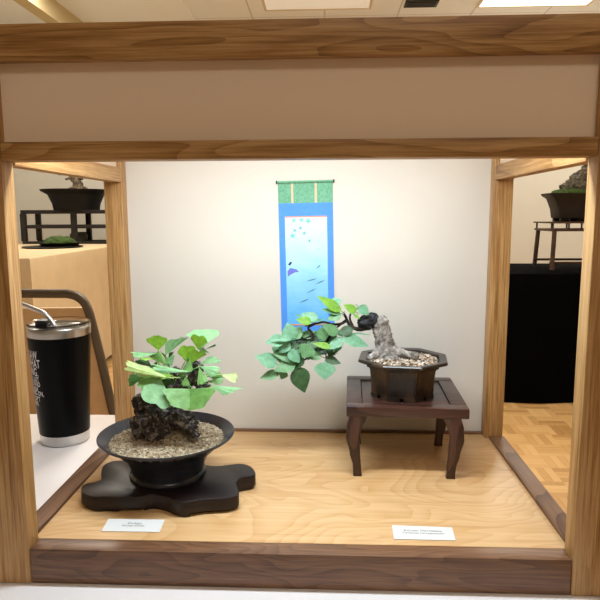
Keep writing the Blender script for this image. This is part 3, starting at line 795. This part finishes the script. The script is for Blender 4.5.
# ---------------------------------------------------------------- tumbler and straw
TC = Vector((-.3610, .3525, 0))
tm = thing('tumbler', 'black insulated tumbler with steel rim and white lettering beside the alcove', 'tumbler', TC)
rz = lambda z: .0345+.0098*(z/.173)
tb = lathe(BM(), TC, [(rz(.0155), .0155), (rz(.03), .03), (rz(.08), .08), (rz(.1600), .1600), (rz(.1600)-.003, .1600), (rz(.0155)-.003, .0155)], 64, closed=True)
body = new_obj('body', tb, black_coat, tm, angle=50)
new_obj('base_ring', lathe(BM(), TC, [(0, .0005), (.0335, .0005), (.0344, .0012), (rz(.004)-.0001, .004), (rz(.0154)-.0004, .0154), (0, .0154)], 64), steel, tm, angle=50)
new_obj('rim', lathe(BM(), TC, [(rz(.1602), .1602), (rz(.166), .166), (rz(.1715), .1715), (rz(.173)-.0007, .173), (rz(.173)-.002, .172), (rz(.1602)-.004, .1602)], 64, closed=True), steel, tm, angle=50)
lid = new_obj('lid', lathe(BM(), TC, [(0, .167), (.0395, .167), (.0412, .1725), (.0430, .1735), (.0438, .1770), (.0426, .1785), (.0402, .1770), (.0390, .1705), (0, .170)], 64), clear, tm, angle=50)
red = plain('red_plastic', srgb(120, 16, 20), .4)
new_obj('slider', box(BM(), TC.x-.030, TC.x-.012, TC.y-.012, TC.y+.010, .1710, .1815, .003), black_plastic, lid)
new_obj('slider_tip', box(BM(), TC.x-.0325, TC.x-.0302, TC.y-.006, TC.y+.004, .1712, .1768, .0008), red, lid)
# lettering, wrapped round the body on the side that turns away behind the post
def wrap_text(txt, size, zc, end_deg, bold, xs):
    b = text_mesh(txt, size, bold, xs, 'RIGHT')
    for v in b.verts:
        z = zc+v.co.y; r = rz(z)+.0003
        th = math.radians(end_deg)+v.co.x/r          # angle measured from the camera-facing side
        v.co = TC+Vector((math.sin(th+th0)*r, -math.cos(th+th0)*r, z))
    return b
th0 = math.atan2(CAM.x-TC.x, TC.y-CAM.y)
for txt, py0, py1, px, bold, xs in (('I SAW', 352.5, 360, 37, .00022, .58), ('WHAT', 361, 368.3, 40, .00022, .58), ('ING.', 369.3, 376.5, 38.5, .00022, .58), ('RICK, JUST', 378, 382, 39, .00010, .62), ('TES AND', 382.8, 387, 40.3, .00010, .62),
                                  ('OUR BEER', 387.8, 391.5, 38.5, .00010, .62), ('T BEING ON,', 392.5, 396.5, 44, .00010, .62), ('WAY COP\'T', 397.5, 401.5, 40.5, .00010, .62), ('POPE.', 402.3, 406, 39.5, .00010, .62)):
    yy = TC.y-.022
    for _ in range(4):
        zc = at_y(px, py1, yy).z; hgt = at_y(px, py0, yy).z-zc
        u = (at_y(px, (py0+py1)/2, yy)-TC).dot(Vector((math.cos(th0), math.sin(th0), 0)))
        en_ = math.asin(max(-.97, min(.97, u/rz(zc)))); yy = TC.y-math.cos(en_+th0)*rz(zc)
    en = math.degrees(en_)
    new_obj('lettering', wrap_text(txt, hgt/.62, zc, en, bold, xs), white_ink, body, smooth=False)
s0 = [at_y(54.5, 331, TC.y-.012), at_y(54.5, 326, TC.y-.012), at_y(51, 320, TC.y-.012), at_y(44.5, 313.5, TC.y-.013), at_y(34, 308.8, TC.y-.014), at_y(22, 304, TC.y-.015), at_y(10, 299.2, TC.y-.016)]
s0[0].z = .1712
tag(new_obj('drinking_straw', tube(BM(), smooth_path(s0, 6), .0031, 14), steel), 'bent steel drinking straw in the lid of the black tumbler', 'straw')

# ---------------------------------------------------------------- folding chair behind the table
CY = 1.3
ch = thing('chair', 'brown padded chair with dark tube frame behind the tumbler', 'chair', (-.92, 1.1, FLOOR))
tube_mat = plain('dark_tube', srgb(88, 76, 60), .45, metal=.2, vary=.08)
brown_pad = plain('brown_vinyl', srgb(206, 170, 124), .65, vary=.06, bump=.1)
a = [at_y(x, y, CY) for x, y in ((60, 293.6), (67, 293.8), (74, 295.2), (80, 298.4), (85, 303.5), (88.6, 311), (91.5, 321), (102, 363), (114, 416))]
cxm = -.93
right = [Vector((p.x, CY, p.z)) for p in a]
left = [Vector((2*cxm-p.x, CY, p.z)) for p in reversed(right)]
tail_r = [Vector((right[-1].x+.02, CY+.02, -.42)), Vector((right[-1].x+.05, CY+.05, FLOOR+.011))]
tail_l = [Vector((2*cxm-p.x, p.y, p.z)) for p in reversed(tail_r)]
new_obj('frame', tube(BM(), smooth_path(tail_l+left+right+tail_r, 6), .0140, 12), tube_mat, ch)
bp = BM(); o2 = []
for k in range(13):
    t = k/12; z = -.29+.34*t
    o2.append((2*(.280-.045*t), z))
rows = []
for wdt, z in o2:
    row = []
    for k in range(11):
        s = -1+2*k/10
        row.append((cxm+s*wdt/2, CY-.012+.02*(s*s), z))
    rows.append(row)
vf = [[bp.verts.new(p) for p in r] for r in rows]; vb = [[bp.verts.new((p[0], p[1]+.024, p[2])) for p in r] for r in rows]
for g_, flip in ((vf, 0), (vb, 1)):
    for r0_, r1_ in zip(g_, g_[1:]):
        for k in range(10):
            q = (r0_[k], r0_[k+1], r1_[k+1], r1_[k]); bp.faces.new(q if not flip else tuple(reversed(q)))
nr_ = len(rows)
for i in range(nr_-1):
    bp.faces.new((vf[i][0], vf[i+1][0], vb[i+1][0], vb[i][0])); bp.faces.new((vf[i][-1], vb[i][-1], vb[i+1][-1], vf[i+1][-1]))
for k in range(10):
    bp.faces.new((vf[0][k], vb[0][k], vb[0][k+1], vf[0][k+1])); bp.faces.new((vf[-1][k], vf[-1][k+1], vb[-1][k+1], vb[-1][k]))
new_obj('backrest', bp, brown_pad, ch, angle=60)
new_obj('seat', box(BM(), cxm-.21, cxm+.21, .86, CY-.015, -.325, -.29, .012, 3), brown_pad, ch)
for s in (-1, 1):
    new_obj('leg', tube(BM(), [(cxm+s*.2, 1.28, -.33), (cxm+s*.2, .88, FLOOR+.011)], .011, 10), tube_mat, ch)

# ---------------------------------------------------------------- left background: low stand, bonsai, moss tray
dark_stand = wood('ebony_stand', srgb(8, 6, 5), srgb(16, 11, 9), srgb(26, 18, 14), axis=0, figure=6, scale=6, rough=.55)
LY = 4.35
def lp(px, py, Y=LY): return at_y(px, py, Y)
zt = lp(50, 210).z; z1 = lp(50, 213.8).z; zm0 = lp(50, 225).z; zm1 = lp(50, 228.5).z
lx0, lx1 = lp(20, 210).x, lp(133, 210).x
lst = thing('display_stand', 'long dark open frame stand on the tan table at left', 'stand', ((lx0+lx1)/2, LY+.1, LT))
DEP = .30
new_obj('top', box(BM(), lx0, lx1, LY, LY+DEP, z1, zt, .003), dark_stand, lst)
new_obj('shelf', box(BM(), lx0+.012, lx1-.012, LY+.006, LY+DEP-.006, zm1, zm0, .002), dark_stand, lst)
for px in (22.5, 73, 130):
    x = lp(px, 225).x
    new_obj('leg', box(BM(), x-.021, x+.021, LY+.004, LY+.038, LT+.022, z1, .002), dark_stand, lst)
for px in (22.5, 88, 130):
    x = lp(px, 225).x*(1+0) if px != 88 else at_y(88, 225, LY+DEP-.04).x
    new_obj('leg', box(BM(), x-.020, x+.020, LY+DEP-.04, LY+DEP-.006, LT+.022, z1, .002), dark_stand, lst)
new_obj('foot_rail', box(BM(), lx0, lx1, LY+.002, LY+.04, LT+.0005, LT+.022, .002), dark_stand, lst)
new_obj('foot_rail', box(BM(), lx0, lx1, LY+DEP-.042, LY+DEP-.004, LT+.0005, LT+.022, .002), dark_stand, lst)
PB = Vector((at_y(77, 210, LY+.15).x, LY+.15, zt+.0005))
k_ = (PB.y-CAM.y)/FPX
bz = thing('bonsai', 'bonsai in a wide dark flared pot on the long dark stand at left', 'bonsai', PB)
hgt = 20*k_
bl_pot = plain('dark_clay', srgb(15, 14, 14), .6, vary=.2, spec=.25)
new_obj('pot', lathe(BM(), PB, [(0, .001), (22*k_, 0), (23*k_, hgt*.3), (27*k_, hgt*.75), (33.5*k_, hgt*.93), (34*k_, hgt), (31*k_, hgt), (26*k_, hgt*.85), (0, hgt*.83)], 40), bl_pot, bz)
bark_d = bark('weathered_bark', srgb(34, 27, 20), srgb(92, 76, 56), srgb(160, 142, 110), 30, .01)
tb = BM(); top = PB+Vector((0, 0, hgt*.85))
blob(tb, top+Vector((0, 0, 0)), 11*k_, .3, 1.6, 2, 3, (1.5, 1, .55))
pts, rad = smooth_path([top, top+Vector((2*k_, 0, 6*k_)), top+Vector((1*k_, 0, 12*k_)), top+Vector((-2*k_, 0, 19*k_)), top+Vector((3*k_, 0, 30*k_)), top+Vector((0, 0, 40*k_))], 4, [7*k_, 5.2*k_, 4.6*k_, 4*k_, 3*k_, 1.5*k_])
tube(tb, pts, rad, 10, wob=.35)
for dx, dz, ex, ez in ((1, 9, -9, 13), (1, 10, 9, 13), (-1, 16, -16, 18), (2, 16, 20, 20), (2, 26, -12, 30), (2, 28, 14, 33)):
    tube(tb, smooth_path([top+Vector((dx*k_, 0, dz*k_)), top+Vector(((dx+ex)/2*k_, -2*k_, (max(dz, ez)+1)*k_)), top+Vector((ex*k_, -3*k_, ez*k_))], 4), [2*k_]*4+[1.2*k_]*4+[.6*k_], 7, wob=.3)
new_obj('trunk', tb, bark_d, bz, angle=180)
needle = plain('needle_green', srgb(52, 70, 38), .8, vary=.4, scale=60)
for j, (ex, ez, r) in enumerate(((-17, 20, 7), (20, 21, 8), (-12, 32, 8), (14, 35, 9), (1, 42, 10))):
    fb = BM()
    for q in range(170):
        v = Vector((random.gauss(0, 1), random.gauss(0, 1), random.gauss(0, .5))).normalized()*r*k_*random.uniform(.4, 1); v.z *= .5
        c = top+Vector((ex*k_, -3*k_, (ez+2)*k_))+v; d = Vector((random.uniform(-1, 1), random.uniform(-1, 1), random.uniform(.1, 1))).normalized()*2*k_
        s_ = d.orthogonal().normalized()*.35*k_
        fb.faces.new([fb.verts.new(c-s_), fb.verts.new(c+s_), fb.verts.new(c+d)])
    fo = new_obj('foliage', fb, needle, bz, smooth=False)
MT = at_z(53, 247.5, LT+.0005); k_ = (MT.y-CAM.y)/FPX
mt = thing('moss_tray', 'low dark tray with a green moss mound on the tan table', 'moss tray', MT)
new_obj('mat', lathe(BM(), MT, [(0, 0), (26*k_, 0), (29*k_, .006), (29.5*k_, .010), (0, .010)], 40), plain('black_mat', srgb(26, 25, 24), .5), mt)
TR = MT+Vector((6*k_, .02, .0105))
new_obj('tray', lathe(BM(), TR, [(0, 0), (17*k_, 0), (20*k_, 2.5*k_), (21*k_, 3.4*k_), (19.5*k_, 3.4*k_), (0, 2.2*k_)], 40), bl_pot, mt)
def moss_mat():
    t = NT('moss'); n = t.noise(t.coords(), 70, 6, .7); t.bump(n, .9, .01)
    return t.set(t.ramp(n, [(.35, srgb(28, 44, 10)), (.6, srgb(62, 86, 24)), (.8, srgb(98, 120, 44))]), .95)
moss = moss_mat()
def moss_dome():
    b = blob(BM(), TR+Vector((0, 0, 3*k_)), 16*k_, .12, 3, 1, 4, (1, 1, .44))
    for v in b.verts: v.co.z = max(v.co.z, TR.z+1.5*k_)
    return b
mo = new_obj('moss', moss_dome(), moss, mt, angle=180); mo['kind'] = 'stuff'
GP = Vector((at_y(79, 239, LY+.17).x, LY+.17, LT+.0006)); k_ = (GP.y-CAM.y)/FPX
gpo = new_obj('flower_pot', lathe(BM(), GP, [(0, 0), (6*k_, 0), (8.5*k_, 4*k_), (8.7*k_, 8*k_), (7*k_, 11*k_), (6*k_, 11*k_), (0, 9*k_)], 32), plain('grey_clay', srgb(66, 64, 58), .6, vary=.15))
tag(gpo, 'small round grey pot under the shelf of the long dark stand', 'pot')

# ---------------------------------------------------------------- right background: spindle stand and rock bonsai
RY = 3.05
def rp(px, py, Y=RY): return at_y(px, py, Y)
brown_stand = wood('brown_stand', srgb(28, 17, 11), srgb(56, 35, 22), srgb(80, 52, 34), axis=0, figure=6, scale=8, rough=.45)
rx0, rx1 = rp(551, 222).x, rp(655, 222).x
k_ = (RY-CAM.y)/FPX
rs = thing('display_stand', 'tall thin brown stand with spindle gallery on the black table', 'stand', ((rx0+rx1)/2, RY+.12, 0))
zt = rp(540, 222).z; D2 = .30
z2 = rp(540, 229.3).z; z3 = rp(540, 231.5).z
new_obj('top', box(BM(), rx0, rx1, RY, RY+D2, zt-.009, zt, .003), brown_stand, rs)
new_obj('apron', box(BM(), rx0+.006, rx1-.006, RY+.004, RY+D2-.004, z3, z2, .003), brown_stand, rs)
for j in range(7):
    x = rx0+.018+(rx1-rx0-.036)*j/6
    for y in (RY+.016, RY+D2-.016): new_obj('spindle', tube(BM(), [(x, y, z2), (x, y, zt-.009)], .0055, 8), brown_stand, rs)
for s, xt, xb in ((0, 555.5, 552), (1, 650, 654)):
    for y, yb in ((RY+.015, RY+.002), (RY+D2-.015, RY+D2-.002)):
        new_obj('leg', tube(BM(), [(rp(xb, 268).x, yb, .0068), (rp(xt, 231).x, y, z3)], .0135, 8), brown_stand, rs)
zs = rp(540, 263).z
new_obj('stretcher', box(BM(), rx0+.008, rx1-.008, RY+.004, RY+.020, zs-.007, zs+.007, .002), brown_stand, rs)
new_obj('stretcher', box(BM(), rx0+.008, rx1-.008, RY+D2-.020, RY+D2-.004, zs-.007, zs+.007, .002), brown_stand, rs)
PB = Vector((rp(598, 220).x, RY+.15, zt+.0005)); k_ = (PB.y-CAM.y)/FPX
rb = thing('bonsai', 'bonsai on a mossy rock in a dark footed pot at right', 'bonsai', PB)
brown_pot = plain('dark_brown_clay', srgb(34, 26, 22), .5, vary=.2, spec=.3)
h = 27*k_
def roundrect(w_, d_, cr):
    out = []
    for sx, sy, a0 in ((1, -1, -90), (1, 1, 0), (-1, 1, 90), (-1, -1, 180)):
        for q in range(4):
            a = math.radians(a0+30*q); out.append((PB.x+sx*(w_-cr)+cr*math.cos(a), PB.y+sy*(d_-cr)+cr*math.sin(a)))
    return out
pb = BM(); rings = []
for wpx, z in ((30, 3.2), (30.5, 4), (32, 12), (36, 22), (40.5, 25), (41, 27), (38.5, 27), (36, 24.5)):
    rings.append([pb.verts.new((x, y, PB.z+z*k_)) for x, y in roundrect(wpx*k_, (wpx*.33)*k_+.02, .012+.02*z/27)])
for a, b in zip(rings, rings[1:]):
    m = len(a)
    for q in range(m): pb.faces.new((a[q], a[(q+1) % m], b[(q+1) % m], b[q]))
pb.faces.new(list(reversed(rings[0]))); pb.faces.new(rings[-1])
new_obj('pot', pb, brown_pot, rb, angle=40)
for sx in (-1, -.36, .36, 1):
    for sy in (-1, 1):
        x, y = PB.x+sx*25*k_, PB.y+sy*.055
        new_obj('foot', box(BM(), x-4*k_, x+4*k_, y-.015, y+.015, PB.z, PB.z+3.3*k_, .004), brown_pot, rb)
TP = PB+Vector((0, 0, 25*k_))
mb = new_obj('moss', blob(BM(), TP+Vector((0, 0, 0)), 35*k_, .12, 2.5, 4, 4, (1, .45, .28)), moss, rb, angle=180); mb['kind'] = 'stuff'
rk = BM()
for j, (dx, dz, r, sq) in enumerate(((2, 8, 19, (1.1, .7, .9)), (-6, 6, 15, (1.2, .8, .8)), (6, 18, 14, (1, .8, 1.1)), (9, 30, 9, (.8, .8, 1.4)), (-14, 3, 9, (1.3, .8, .7)))):
    blob(rk, TP+Vector((dx*k_, 0, dz*k_)), r*k_, .4, 2, j+11, 4, sq)
new_obj('rock', rk, bark('mossy_rock', srgb(38, 34, 26), srgb(84, 76, 58), srgb(140, 130, 108), 45, .01), rb, angle=180)
fb = BM()
for q in range(420):
    c = TP+Vector((random.gauss(8, 14)*k_, random.gauss(0, 8)*k_, (36+abs(random.gauss(0, 8)))*k_)); d = Vector((random.uniform(-1, 1), random.uniform(-1, 1), random.uniform(-.3, 1))).normalized()*2.4*k_
    s_ = d.orthogonal().normalized()*.5*k_
    fb.faces.new([fb.verts.new(c-s_), fb.verts.new(c+s_), fb.verts.new(c+d)])
new_obj('foliage', fb, needle, rb, smooth=False)
